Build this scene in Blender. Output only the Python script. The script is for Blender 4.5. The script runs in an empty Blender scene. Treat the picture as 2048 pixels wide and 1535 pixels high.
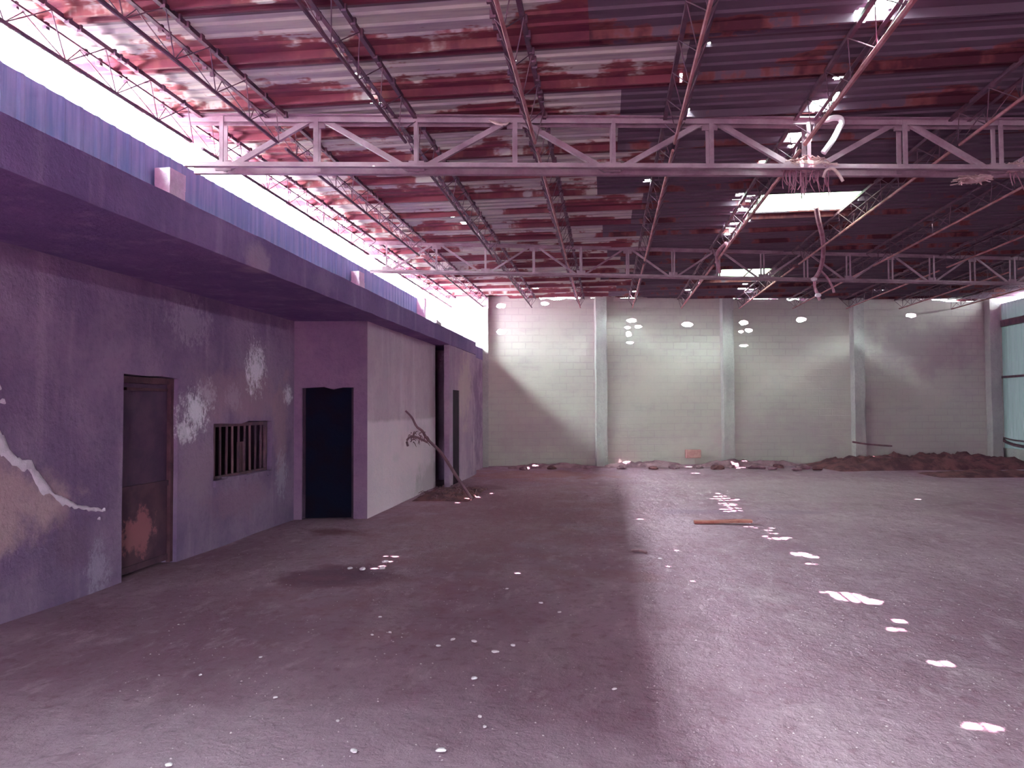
import bpy, bmesh, math, random
from mathutils import Vector, Matrix, noise
SC = bpy.context.scene
COL = SC.collection
R = random.Random(7)

# ------------------------------------------------------------------ camera
H = 1.8
F_PX, YAW, PITCH, ROLL = 1500.0, .1262, .0304, -.0049
cam_d = bpy.data.cameras.new('camera'); cam = bpy.data.objects.new('camera', cam_d); COL.objects.link(cam)
cam_d.sensor_fit = 'HORIZONTAL'; cam_d.sensor_width = 36; cam_d.lens = 36*F_PX/2048
cam_d.clip_start = .05; cam_d.clip_end = 500
_d = Vector((-math.sin(YAW)*math.cos(PITCH), math.cos(YAW)*math.cos(PITCH), math.sin(PITCH)))
_r = Vector((math.cos(YAW), math.sin(YAW), 0)); _u = _r.cross(_d)
_r2 = _r*math.cos(ROLL)+_u*math.sin(ROLL); _u2 = -_r*math.sin(ROLL)+_u*math.cos(ROLL)
cam.matrix_world = Matrix(((_r2.x,_u2.x,-_d.x,0),(_r2.y,_u2.y,-_d.y,0),(_r2.z,_u2.z,-_d.z,H),(0,0,0,1)))
SC.camera = cam

# ------------------------------------------------------------------ light
SKY = 132.0
SUN = 110.0
w = bpy.data.worlds.new('world'); SC.world = w; w.use_nodes = True
bg = w.node_tree.nodes['Background']; bg.inputs[1].default_value = SKY
_n = w.node_tree.nodes; _l = w.node_tree.links
_tc = _n.new('ShaderNodeTexCoord'); _sp = _n.new('ShaderNodeSeparateXYZ'); _l.new(_tc.outputs['Generated'], _sp.inputs[0])
_cr = _n.new('ShaderNodeValToRGB'); _l.new(_sp.outputs[2], _cr.inputs[0]); _l.new(_cr.outputs[0], bg.inputs[0])
_e = _cr.color_ramp.elements      # hazy sky; bright mid-height band added to sharpen the shadow edge, dimmer overhead
_e[0].position = .0; _e[0].color = (.33, .44, .39, 1)
_e[1].position = 1.0; _e[1].color = (.14, .25, .20, 1)
for _p, _k in ((.35, .38), (.50, .62), (.59, 1.5), (.65, 2.8), (.70, 3.0), (.76, .45)):
    _q = _cr.color_ramp.elements.new(_p); _q.color = (.69*_k, 1.12*_k, .87*_k, 1)
sun_d = bpy.data.lights.new('sun', 'SUN'); sun = bpy.data.objects.new('sun', sun_d); COL.objects.link(sun)
sun_d.energy = SUN; sun_d.angle = math.radians(.6); sun_d.color = (1, .97, .86)
sun.location = (0, -4, 20)
sun.rotation_euler = Vector((-.10, .85, -4.7)).to_track_quat('-Z', 'Y').to_euler()
def portal(name, loc, direction, sx, sy):
    l = bpy.data.lights.new(name, 'AREA'); o = bpy.data.objects.new(name, l); COL.objects.link(o)
    l.shape = 'RECTANGLE'; l.size = sx; l.size_y = sy; l.cycles.is_portal = True
    o.location = loc; o.rotation_euler = Vector(direction).to_track_quat('-Z', 'Y').to_euler(); return o
EAVE_X, EAVE_Z, PAR_X, PAR_Z = -5.25, 5.2, -5.09, 4.755
_p = portal('portal_eave', (-5.27, 9.0, 5.16), (.45, 0, -1), 30, .5)
_p.matrix_world = Matrix.Translation((-5.19, 8.5, 4.98)) @ Matrix.Rotation(math.radians(90), 4, 'Z') @ Matrix.Rotation(math.radians(80), 4, 'X')
portal('portal_entrance', (-.7, -6.05, 1.0), (0, 1, 0), 2.6, 2.0)
portal('portal_holes', (2.42, 12.0, 5.32), (0, 0, -1), .7, 15)
portal('portal_added_opening', (-1.7, -2.35, 5.32), (0, 0, -1), 1.7, .65)  # serves the unseen roof opening added behind the camera
SC.view_settings.view_transform = 'Standard'; SC.view_settings.look = 'None'
SC.view_settings.gamma = 1; SC.view_settings.exposure = .04; SC.view_settings.use_curve_mapping = False
SC.cycles.use_denoising = True
SC.cycles.max_bounces = 10; SC.cycles.diffuse_bounces = 8; SC.cycles.sample_clamp_indirect = 12
SC.cycles.caustics_reflective = False

# ------------------------------------------------------------------ geometry helpers
def link(name, bm, mat, parent=None, smooth=False, loc=None, rz=0):
    me = bpy.data.meshes.new(name); bm.normal_update(); bm.to_mesh(me); bm.free()
    if smooth:
        for p in me.polygons: p.use_smooth = True
    o = bpy.data.objects.new(name, me); COL.objects.link(o)
    if mat: me.materials.append(mat)
    if parent: o.parent = parent
    if loc is not None: o.location = loc
    if rz: o.rotation_euler = (0, 0, rz)
    return o
def tag(o, label=None, cat=None, group=None, kind=None):
    if label: o['label'] = label
    if cat: o['category'] = cat
    if group: o['group'] = group
    if kind: o['kind'] = kind
    return o
def empty(name, loc=(0,0,0), rz=0):
    o = bpy.data.objects.new(name, None); COL.objects.link(o); o.location = loc; o.rotation_euler = (0, 0, rz); return o
def box(bm, x0, x1, y0, y1, z0, z1):
    v = [bm.verts.new(c) for c in ((x0,y0,z0),(x1,y0,z0),(x1,y1,z0),(x0,y1,z0),(x0,y0,z1),(x1,y0,z1),(x1,y1,z1),(x0,y1,z1))]
    for f in ((0,3,2,1),(4,5,6,7),(0,1,5,4),(1,2,6,5),(2,3,7,6),(3,0,4,7)): bm.faces.new([v[i] for i in f])
    return bm
def bar(bm, a, b, prof, up=(0,0,1)):
    a, b = Vector(a), Vector(b); d = (b-a).normalized(); up = Vector(up)
    s = d.cross(up)
    if s.length < 1e-3: s = d.cross(Vector((1,0,0)))
    s.normalize(); t = s.cross(d)
    ra = [bm.verts.new(a+s*p[0]+t*p[1]) for p in prof]; rb = [bm.verts.new(b+s*p[0]+t*p[1]) for p in prof]
    n = len(prof)
    for i in range(n): bm.faces.new((ra[i], ra[(i+1)%n], rb[(i+1)%n], rb[i]))
    bm.faces.new(ra[::-1]); bm.faces.new(rb)
    return bm
def rect(w_, h_): return [(-w_/2,-h_/2),(w_/2,-h_/2),(w_/2,h_/2),(-w_/2,h_/2)]
def angle(w_, t, sx=1, sy=1):      # L section
    p = [(0,0),(w_,0),(w_,t),(t,t),(t,w_),(0,w_)]
    p = [(x*sx, y*sy) for x, y in p]
    return p if sx*sy > 0 else p[::-1]
def circ(r, n=8): return [(r*math.cos(2*math.pi*i/n), r*math.sin(2*math.pi*i/n)) for i in range(n)]
def tube(bm, pts, radii, n=8):
    pts = [Vector(p) for p in pts]; rings = []
    if not hasattr(radii, '__len__'): radii = [radii]*len(pts)
    for i, p in enumerate(pts):
        d = (pts[min(i+1, len(pts)-1)]-pts[max(i-1, 0)]).normalized()
        s = d.cross(Vector((.13,.21,1))).normalized(); t = s.cross(d)
        rings.append([bm.verts.new(p+s*radii[i]*c+t*radii[i]*q) for c, q in circ(1, n)])
    for a, b in zip(rings, rings[1:]):
        for i in range(n): bm.faces.new((a[i], a[(i+1)%n], b[(i+1)%n], b[i]))
    bm.faces.new(rings[0][::-1]); bm.faces.new(rings[-1]); return bm
def smooth_path(pts, k=6):
    pts = [Vector(p) for p in pts]; P = [pts[0]]+pts+[pts[-1]]; out = []
    for i in range(1, len(P)-2):
        for j in range(k):
            t = j/k; a, b, c, d = P[i-1:i+3]
            out.append(.5*((2*b)+(c-a)*t+(2*a-5*b+4*c-d)*t*t+(3*b-a-3*c+d)*t**3))
    return out+[pts[-1]]
def poly_wall(outline, holes, thick, to3, sign=1):
    """outline / holes in (u, z); to3(u, z, d) gives the point at depth d behind the seen face"""
    bm = bmesh.new(); loops = []
    for lp in [outline]+holes:
        vs = [bm.verts.new((u, 0, z)) for u, z in lp]; loops.append(vs)
        for i in range(len(vs)): bm.edges.new((vs[i], vs[(i+1)%len(vs)]))
    bmesh.ops.triangle_fill(bm, use_beauty=True, use_dissolve=False, edges=bm.edges[:])
    faces = [[(v.co.x, v.co.z) for v in f.verts] for f in bm.faces]; bm.free()
    bm = bmesh.new(); A, B = {}, {}
    def g(dic, k, d):
        k = (round(k[0], 5), round(k[1], 5))
        if k not in dic: dic[k] = bm.verts.new(to3(k[0], k[1], d))
        return dic[k]
    for f in faces:
        try:
            bm.faces.new([g(A, k, 0) for k in f]); bm.faces.new([g(B, k, thick) for k in f][::-1])
        except ValueError: pass
    for lp in [outline]+holes:
        for i in range(len(lp)):
            p, q = lp[i], lp[(i+1)%len(lp)]
            try: bm.faces.new((g(A,p,0), g(A,q,0), g(B,q,thick), g(B,p,thick)))
            except ValueError: pass
    bmesh.ops.recalc_face_normals(bm, faces=bm.faces[:])
    return bm
def ragged(x0, x1, z0, z1, amp, n=7, seed=0, open_bottom=False):
    """rectangle with chipped edges, as a hole outline"""
    r = random.Random(seed); pts = []
    for a, b in (((x0,z0),(x1,z0)),((x1,z0),(x1,z1)),((x1,z1),(x0,z1)),((x0,z1),(x0,z0))):
        for i in range(n):
            t = i/n; e = 0 if (i == 0 or (open_bottom and a[1] == z0 and b[1] == z0)) else amp
            pts.append((a[0]+(b[0]-a[0])*t+r.uniform(-e,e), a[1]+(b[1]-a[1])*t+r.uniform(-e,e)))
    return pts

# ------------------------------------------------------------------ materials
TINT = (1, .71, .96)      # the purple cast of everything in the place
class NT:
    def __init__(s, name):
        s.m = bpy.data.materials.new(name); s.m.use_nodes = True; s.n = s.m.node_tree.nodes; s.l = s.m.node_tree.links
        s.b = s.n['Principled BSDF']; s.tc = s.n.new('ShaderNodeTexCoord').outputs['Object']
    def inp(s, node, i, v):
        if isinstance(v, bpy.types.NodeSocket): s.l.new(v, node.inputs[i])
        else: node.inputs[i].default_value = v
    def map(s, scale=(1,1,1), loc=(0,0,0), vec=None):
        n = s.n.new('ShaderNodeMapping'); s.inp(n, 0, vec or s.tc); n.inputs['Scale'].default_value = scale; n.inputs['Location'].default_value = loc
        return n.outputs[0]
    def noise(s, scale, detail=4, rough=.55, vec=None, dist=0):
        n = s.n.new('ShaderNodeTexNoise'); s.inp(n, 'Vector', vec or s.tc); n.inputs['Scale'].default_value = scale
        n.inputs['Detail'].default_value = detail; n.inputs['Roughness'].default_value = rough; n.inputs['Distortion'].default_value = dist
        return n.outputs[0]
    def math(s, op, a, b=0, c=0, clamp=False):
        n = s.n.new('ShaderNodeMath'); n.operation = op; n.use_clamp = clamp
        for i, v in enumerate((a, b, c)): s.inp(n, i, v)
        return n.outputs[0]
    def ramp(s, f, lo, hi):
        n = s.n.new('ShaderNodeMapRange'); n.interpolation_type = 'SMOOTHSTEP'; s.inp(n, 0, f); n.inputs[1].default_value = lo; n.inputs[2].default_value = hi
        return n.outputs[0]
    def mix(s, f, a, b):
        n = s.n.new('ShaderNodeMix'); n.data_type = 'RGBA'
        s.inp(n, 0, f); s.inp(n, 6, a if isinstance(a, bpy.types.NodeSocket) else (*a, 1)); s.inp(n, 7, b if isinstance(b, bpy.types.NodeSocket) else (*b, 1))
        return n.outputs[2]
    def sep(s, vec=None):
        n = s.n.new('ShaderNodeSeparateXYZ'); s.inp(n, 0, vec or s.tc); return n.outputs
    def blob(s, center, radii, jit, soft=.35):
        """smooth ellipsoid mask, its rim broken by the noise jit"""
        m = s.n.new('ShaderNodeMapping'); m.vector_type = 'POINT'; s.inp(m, 0, s.tc)
        m.inputs['Scale'].default_value = tuple(1/r for r in radii); m.inputs['Location'].default_value = tuple(-c/r for c, r in zip(center, radii))
        n = s.n.new('ShaderNodeVectorMath'); n.operation = 'LENGTH'; s.l.new(m.outputs[0], n.inputs[0])
        d = s.math('ADD', n.outputs['Value'], s.math('MULTIPLY', s.math('SUBTRACT', jit, .5), 2.6))
        return s.math('SUBTRACT', 1, s.ramp(d, 1-soft, 1+soft*.3))
    def fin(s, color, rough=.9, bump=None, dist=.01, metal=0, spec=.15):
        n = s.n.new('ShaderNodeMix'); n.data_type = 'RGBA'; n.blend_type = 'MULTIPLY'; n.inputs[0].default_value = 1
        s.inp(n, 6, color if isinstance(color, bpy.types.NodeSocket) else (*color, 1)); n.inputs[7].default_value = (*TINT, 1)
        s.l.new(n.outputs[2], s.b.inputs['Base Color'])
        s.inp(s.b, 'Roughness', rough); s.inp(s.b, 'Metallic', metal); s.b.inputs['Specular IOR Level'].default_value = spec
        if bump is not None:
            n = s.n.new('ShaderNodeBump'); n.inputs['Strength'].default_value = .8; n.inputs['Distance'].default_value = dist
            s.inp(n, 'Height', bump); s.l.new(n.outputs[0], s.b.inputs['Normal'])
        return s.m

def simple(name, a, b, scale=3, rough=.8, metal=0, stretch=(1,1,1), dist=.004):
    t = NT(name); n = t.noise(scale, 5, .6, t.map(stretch))
    return t.fin(t.mix(t.ramp(n, .35, .65), a, b), rough, t.noise(scale*8, 3), dist, metal)

# plaster of the annex: vertical streaks, flaked patches, lighter and darker zones
def plaster(name, base, dark, light, patches=(), zones=(), seed=0, zline=None, streak=1.0):
    t = NT(name)
    big = t.noise(.9, 5, .6, t.map((1,1,1), (seed, seed*2, 0)))
    st = t.noise(1.6, 4, .6, t.map((2.2,2.2,.28), (seed, 3, 1)))
    fine = t.noise(14, 4, .65)
    c = t.mix(t.ramp(big, .33, .68), dark, base)
    c = t.mix(t.math('MULTIPLY', t.ramp(st, .5, .75), .45*streak), c, light)
    c = t.mix(t.math('MULTIPLY', t.ramp(fine, .45, .8), .35), c, tuple(v*.7 for v in dark))
    jit = t.noise(2.2, 5, .65, t.map((1,1,1), (seed+5, 1, 2)))
    for cen, rad, col, amt in zones:
        c = t.mix(t.math('MULTIPLY', t.blob(cen, rad, jit, .6), amt), c, col)
    if zline:
        z = t.math('ADD', t.sep()[2], t.math('MULTIPLY', jit, .12))
        c = t.mix(t.math('MULTIPLY', t.math('SUBTRACT', 1, t.ramp(z, zline-.04, zline+.04)), .55), c, tuple(min(1, v*1.25) for v in light))
    jp = t.noise(7.5, 7, .78, t.map((1,.9,.8), (seed, 0, 0)))
    spk = t.ramp(t.noise(16, 5, .75, t.map((1,1,.6), (seed, 5, 0))), .40, .56)
    for cen, rad, col, amt in patches:
        c = t.mix(t.math('MULTIPLY', t.math('MULTIPLY', t.blob(cen, rad, jp, .45), t.math('MAXIMUM', spk, t.blob(cen, tuple(v*.55 for v in rad), jp, .5))), amt), c, col)
    return t.fin(c, .92, t.math('ADD', t.math('MULTIPLY', big, 2), fine), .02)

LIGHT = (.62,.56,.60)
FL = (.92,.98,.96)
M = {}
M['wallA'] = plaster('annex_plaster', (.32,.24,.33), (.20,.14,.24), (.44,.34,.42),
    patches=[((-5.06,8.72,1.76),(.3,.36,.30),FL,.9), ((-5.06,8.5,1.52),(.3,.24,.16),FL,.75), ((-5.06,9.0,2.0),(.3,.24,.2),(.6,.58,.62),.7),
             ((-5.06,10.33,2.36),(.3,.34,.38),FL,.9), ((-5.06,11.45,2.0),(.3,.2,.16),FL,.7), ((-5.06,8.6,2.85),(.3,.55,.35),(.5,.45,.52),.45),
             ((-5.06,11.2,.75),(.3,.22,.4),(.5,.5,.58),.5), ((-5.06,6.95,.2),(.3,.2,.3),(.45,.42,.52),.6), ((-5.06,9.7,1.95),(.3,.3,.2),(.55,.5,.56),.4)],
    zones=[((-5.06,5.75,.95),(.4,.75,.42),(.50,.38,.38),.95), ((-5.06,5.2,1.1),(.4,.8,.5),(.50,.38,.38),.8), ((-5.06,10.0,2.0),(.4,1.3,.42),(.40,.27,.31),.6),
           ((-5.06,8.85,1.05),(.4,.45,.5),(.36,.28,.33),.6), ((-5.06,11.2,1.5),(.4,.3,.8),(.40,.27,.30),.6),
           ((-5.06,9.9,.55),(.4,1.1,.25),(.30,.19,.26),.6), ((-5.06,6.6,.5),(.4,.35,.3),(.20,.13,.2),.6)], seed=1)
M['wallW'] = plaster('annex_return_plaster', (.30,.20,.28), (.22,.14,.24), (.36,.26,.33), seed=4, streak=.3,
    zones=[((-3.95,11.9,1.5),(.25,.5,.5),(.26,.15,.22),.7)])
M['wallB'] = plaster('annex_front_plaster', (.62,.52,.55), (.52,.43,.48), (.76,.70,.71), seed=9, zline=1.62,
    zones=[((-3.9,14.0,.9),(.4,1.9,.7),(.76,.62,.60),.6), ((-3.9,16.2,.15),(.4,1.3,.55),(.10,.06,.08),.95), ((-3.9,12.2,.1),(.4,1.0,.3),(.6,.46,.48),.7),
           ((-3.9,20.3,1.9),(.4,1.6,1.3),(.56,.47,.40),.6), ((-3.9,16.4,1.9),(.4,.25,1.4),(.44,.33,.36),.5)],
    patches=[((-3.9,13.6,.85),(.3,.35,.12),(.7,.66,.66),.6), ((-3.9,13.9,2.4),(.3,.14,.35),(.6,.55,.6),.45), ((-3.9,15.2,1.3),(.3,.8,.4),(.6,.54,.56),.45), ((-3.9,12.9,2.3),(.3,.18,.5),(.52,.47,.52),.4)])
M['wallC'] = plaster('annex_end_plaster', (.46,.36,.42), (.36,.27,.36), (.62,.54,.56), seed=15,
    zones=[((-3.545,18.6,2.3),(.3,1.0,1.0),(.58,.50,.42),.6), ((-3.545,21.3,2.0),(.3,1.7,3),(.24,.16,.25),.9)])
M['slab'] = plaster('slab_concrete', (.24,.17,.32), (.18,.13,.27), (.36,.30,.44), seed=12, streak=1.2,
    zones=[((-3.52,7.2,3.3),(.3,.25,.2),(.42,.35,.42),.7), ((-3.52,9.0,3.35),(.3,.5,.2),(.30,.24,.36),.5)])
M['bounce_layer'] = simple('pale_bounce_layer', (.55,.60,.52), (.66,.70,.62), 1.5, .95)  # pale colour of the added layer that bounces light
t = NT('parapet_sheet'); n = t.noise(3, 4, .6, t.map((1,3.5,.25)))
M['parapet'] = t.fin(t.mix(t.ramp(n, .35, .65), (.17,.29,.44), (.27,.38,.52)), .6, t.noise(30, 2), .003)
M['stub'] = simple('pale_concrete', (.5,.48,.5), (.66,.62,.64), 5, .9, dist=.01)

# block work of the far wall
t = NT('block_wall')
bk = t.n.new('ShaderNodeTexBrick'); mp = t.n.new('ShaderNodeCombineXYZ'); xyz = t.sep()
t.l.new(xyz[0], mp.inputs[0]); t.l.new(xyz[2], mp.inputs[1]); t.l.new(mp.outputs[0], bk.inputs[0])
bk.inputs['Scale'].default_value = 1; bk.inputs['Brick Width'].default_value = .42; bk.inputs['Row Height'].default_value = .21
bk.inputs['Mortar Size'].default_value = .012; bk.inputs['Color1'].default_value = (.46,.47,.39,1); bk.inputs['Color2'].default_value = (.43,.44,.375,1); bk.inputs['Mortar'].default_value = (.39,.37,.34,1)
big = t.noise(.45, 5, .6); med = t.noise(2.0, 5, .65, t.map((.5,1,1.6))); lay = t.noise(.9, 3, .6, t.map((.25,1,1.4),(3,0,1)))
c = t.mix(t.ramp(big, .4, .66), bk.outputs[0], (.50,.51,.42))
c = t.mix(t.math('MULTIPLY', t.ramp(med, .48, .72), .35), c, (.29,.22,.26))
c = t.mix(t.math('MULTIPLY', t.ramp(lay, .5, .7), .35), c, (.50,.46,.44))
jit = t.noise(1.5, 5, .6)
for cen, rad, col, amt in [((6.0,0,2.9),(1.8,3,.75),(.55,.52,.44),.55), ((1.8,0,2.4),(1.6,3,1.0),(.55,.53,.44),.5), ((-1.6,0,.9),(2.0,3,.7),(.30,.22,.27),.4),
                           ((10.2,0,3.6),(2.3,3,1.0),(.28,.20,.25),.6), ((10,0,.5),(2.6,3,.5),(.42,.32,.34),.5), ((5.5,0,.9),(3.5,3,.8),(.40,.32,.35),.5)]:
    c = t.mix(t.math('MULTIPLY', t.blob(cen, rad, jit, .7), amt), c, col)
c = t.mix(.2, c, (.85,.95,.76))
M['block'] = t.fin(c, .95, t.math('ADD', bk.outputs['Fac'], t.math('MULTIPLY', med, -2)), .01)
M['pilaster'] = plaster('pilaster_concrete', (.46,.50,.43), (.38,.39,.36), (.56,.62,.54), seed=20)

# ground
t = NT('dirt_floor')
big = t.noise(.35, 5, .6, t.map((1,.7,1))); med = t.noise(1.6, 6, .65, t.map((1,.55,1))); fin = t.noise(9, 6, .7); grit = t.noise(40, 4, .7)
c = t.mix(t.ramp(big, .35, .65), (.30,.20,.25), (.42,.32,.365))
c = t.mix(t.math('MULTIPLY', t.ramp(med, .45, .7), .6), c, (.29,.185,.225))
c = t.mix(t.math('MULTIPLY', t.ramp(t.noise(1.1, 5, .6, t.map((1,.5,1),(7,3,0))), .5, .72), .55), c, (.48,.40,.42))
c = t.mix(t.math('MULTIPLY', t.ramp(fin, .48, .70), .6), c, (.22,.135,.17))
c = t.mix(t.math('MULTIPLY', t.ramp(t.noise(5, 6, .72, t.map((1,.45,1),(2,9,0))), .52, .68), .5), c, (.56,.46,.49))
c = t.mix(t.math('MULTIPLY', t.ramp(grit, .6, .74), .5), c, (.50,.42,.44))
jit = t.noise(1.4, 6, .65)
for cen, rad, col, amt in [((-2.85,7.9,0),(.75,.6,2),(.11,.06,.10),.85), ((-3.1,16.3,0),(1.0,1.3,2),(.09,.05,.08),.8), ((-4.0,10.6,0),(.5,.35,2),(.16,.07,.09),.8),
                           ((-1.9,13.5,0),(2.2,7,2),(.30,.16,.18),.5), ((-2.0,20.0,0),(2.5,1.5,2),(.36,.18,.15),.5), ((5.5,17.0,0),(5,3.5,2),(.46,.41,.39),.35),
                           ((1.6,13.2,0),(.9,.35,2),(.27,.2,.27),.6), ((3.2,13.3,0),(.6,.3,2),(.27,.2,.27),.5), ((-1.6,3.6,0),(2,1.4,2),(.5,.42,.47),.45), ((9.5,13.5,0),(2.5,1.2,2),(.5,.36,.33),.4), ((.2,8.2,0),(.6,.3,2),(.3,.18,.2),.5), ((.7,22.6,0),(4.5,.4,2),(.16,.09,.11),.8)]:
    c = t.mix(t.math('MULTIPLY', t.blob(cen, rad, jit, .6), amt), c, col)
c = t.mix(.12, c, (.16,.0,.03))
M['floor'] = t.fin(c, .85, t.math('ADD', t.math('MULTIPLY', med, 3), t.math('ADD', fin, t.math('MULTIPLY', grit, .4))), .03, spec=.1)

# rusty roof sheets: rust eats the zinc in bands along the ribs
t = NT('rusty_roof_sheet'); xyz = t.sep()
fr = t.math('FRACT', t.math('MULTIPLY', xyz[1], 1.0))
pan = t.math('FLOOR', t.math('MULTIPLY', xyz[1], 1.0))
cb = t.n.new('ShaderNodeCombineXYZ'); t.l.new(xyz[0], cb.inputs[0]); t.l.new(t.math('MULTIPLY', pan, 7.3), cb.inputs[1]); t.l.new(t.math('MULTIPLY', xyz[1], 1.3), cb.inputs[2])
n1 = t.noise(.85, 5, .62, cb.outputs[0]); n2 = t.noise(1.0, 5, .7, t.map((1.0,6,1)))
v = t.math('ADD', t.math('ADD', n1, t.math('MULTIPLY', t.math('SUBTRACT', fr, .55), .34)), t.math('MULTIPLY', t.math('SUBTRACT', n2, .5), .35))
xr_ = t.math('GREATER_THAN', t.math('ADD', xyz[0], t.math('MULTIPLY', t.math('SINE', t.math('MULTIPLY', pan, 2.4)), .5)), .35)      # duller, less rusty sheets from here on; dimmer light painted into their colour
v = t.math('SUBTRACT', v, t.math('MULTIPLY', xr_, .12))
rustf = t.ramp(v, .47, .50)
edge = t.math('SUBTRACT', t.ramp(v, .455, .48), t.ramp(v, .50, .56))
zinc = t.mix(t.ramp(t.noise(2, 4, .6, t.map((.5,5,1))), .35, .65), (.40,.42,.38), (.58,.68,.50))
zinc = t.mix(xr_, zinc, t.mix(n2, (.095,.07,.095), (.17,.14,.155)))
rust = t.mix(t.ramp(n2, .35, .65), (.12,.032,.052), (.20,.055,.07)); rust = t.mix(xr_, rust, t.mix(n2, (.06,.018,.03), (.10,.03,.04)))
c = t.mix(rustf, zinc, rust); c = t.mix(t.math('MULTIPLY', t.math('MAXIMUM', edge, 0), .6), c, (.26,.10,.085))
seam_shade = t.math('LESS_THAN', fr, .055)  # shade of the sheet overlap painted as a dark line
c = t.mix(t.math('MULTIPLY', seam_shade, .85), c, (.08,.04,.06))
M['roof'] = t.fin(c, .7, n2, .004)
M['steel'] = simple('painted_steel', (.29,.21,.235), (.39,.31,.32), 4, .6)
M['steel_dark'] = simple('dark_steel', (.10,.06,.09), (.17,.09,.11), 5, .6)
M['steel_rust'] = simple('rusted_steel', (.34,.15,.14), (.45,.26,.25), 4, .7)
t = NT('translucent_sheet'); t.fin((.6,.7,.6), .5); tr = t.n.new('ShaderNodeBsdfTranslucent'); tr.inputs[0].default_value = (.11,.135,.10,1)
mx = t.n.new('ShaderNodeMixShader'); mx.inputs[0].default_value = .75; t.l.new(t.b.outputs[0], mx.inputs[1]); t.l.new(tr.outputs[0], mx.inputs[2])
t.l.new(mx.outputs[0], t.n['Material Output'].inputs[0]); M['skylight'] = t.m
t = NT('grey_fibreglass'); t.fin((.42,.45,.5), .6); tr = t.n.new('ShaderNodeBsdfTranslucent'); nn = t.noise(2.0, 3, .5, t.map((1,3,.3)))
t.l.new(t.mix(nn, (.0035,.0042,.0052), (.0055,.0062,.0068)), tr.inputs[0])
mx = t.n.new('ShaderNodeMixShader'); mx.inputs[0].default_value = .5; t.l.new(t.b.outputs[0], mx.inputs[1]); t.l.new(tr.outputs[0], mx.inputs[2])
t.l.new(mx.outputs[0], t.n['Material Output'].inputs[0]); M['side_sheet'] = t.m
M['door1_up'] = simple('dark_door_sheet', (.07,.035,.075), (.10,.05,.09), 3, .6)
t = NT('rusty_door_sheet'); j = t.noise(5, 5, .7)
c = t.mix(t.ramp(t.noise(3, 5, .6), .35, .65), (.08,.04,.065), (.12,.06,.08))
c = t.mix(t.math('MULTIPLY', t.blob((0,.42,.42),(.3,.3,.24), j, .3), .9), c, (.34,.14,.15))
M['door1_low'] = t.fin(c, .7, j, .004)
M['doorway_dark'] = simple('doorway_darkness', (.03,.015,.03), (.04,.02,.035), 3, .9)  # black that paints the darkness inside the narrow doorway
M['room_dark'] = simple('dark_room_navy', (.006,.007,.022), (.010,.005,.014), 2, 1.0)  # near-black navy painting the darkness of the room behind the doorway
M['frame'] = simple('rusty_frame', (.07,.03,.045), (.12,.055,.07), 5, .7)
M['dark'] = simple('dark_plaster', (.05,.03,.05), (.08,.05,.08), 2, .95)
M['dirt'] = simple('dark_soil', (.10,.045,.06), (.22,.10,.10), 3, .95, dist=.03)
M['rubble'] = simple('rubble', (.16,.09,.11), (.34,.22,.24), 2.5, .95, dist=.02)
M['brickc'] = simple('pink_block', (.50,.30,.26), (.60,.40,.34), 6, .9)
M['wood'] = simple('grey_wood', (.17,.10,.12), (.27,.16,.17), 5, .85, stretch=(1,1,.2))
M['redwood'] = simple('reddish_board', (.30,.10,.08), (.42,.19,.15), 4, .8)
M['white'] = simple('white_scrap', (.78,.76,.74), (.88,.86,.84), 9, .7)
M['grit'] = simple('pale_grit', (.5,.43,.44), (.62,.55,.55), 5, .9)
M['pipe'] = simple('white_strip', (.80,.80,.74), (.88,.88,.84), 6, .5)
M['straw'] = simple('straw', (.42,.30,.26), (.62,.50,.44), 9, .9)
M['cable'] = simple('dusty_cable', (.30,.15,.18), (.40,.24,.27), 6, .8)
M['chalk'] = simple('chalky_plaster', (.74,.72,.74), (.86,.85,.86), 8, .95, dist=.01)
M['outside'] = simple('outside_ground', (.42,.40,.36), (.5,.47,.42), 1, .95)
M['navy'] = M['room_dark']

# ------------------------------------------------------------------ setting
YB = -6.0
def farY(x): return 23.317+.1944*x
# floor, gently uneven
bm = bmesh.new(); nx, ny = 70, 110; g = []
for j in range(ny+1):
    for i in range(nx+1):
        x = -5.3+18.2*i/nx; y = YB-2+34*j/ny
        g.append(bm.verts.new((x, y, -.012+.022*(noise.noise(Vector((x*.8, y*.8, 0)))))))
for j in range(ny):
    for i in range(nx):
        a = j*(nx+1)+i; bm.faces.new((g[a], g[a+1], g[a+nx+2], g[a+nx+1]))
tag(link('floor', bm, M['floor'], smooth=True), kind='structure')
tag(link('ground', box(bmesh.new(), -60, 60, -60, 80, -.5, -.12), M['outside']), kind='structure')

# annex long wall, recessed under the slab
DOOR1 = [(7.33,-.02),(8.34,-.02),(8.34,.5),(8.35,1.1),(8.33,1.7),(8.34,2.15),(8.0,2.17),(7.7,2.16),(7.33,2.17),(7.32,1.4),(7.33,.7)]
WIN = ragged(9.16, 10.86, .86, 1.60, .02, 7, 3)
bm = poly_wall([(YB,-.05),(7.33,-.05)]+[(7.33,-.02)]+[(7.32,.7),(7.33,1.4),(7.33,2.17),(7.7,2.16),(8.0,2.17),(8.34,2.15),(8.33,1.7),(8.35,1.1),(8.34,.5),(8.34,-.05)]+
               [(11.68,-.05),(11.68,3.23),(YB,3.23)], [WIN], .2, lambda u, z, d: (-5.06-d, u, z))
wl = tag(link('wall_left', bm, M['wallA']), kind='structure')
def inslope(y): return 11.9+.1944*(y+3.9)
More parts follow.
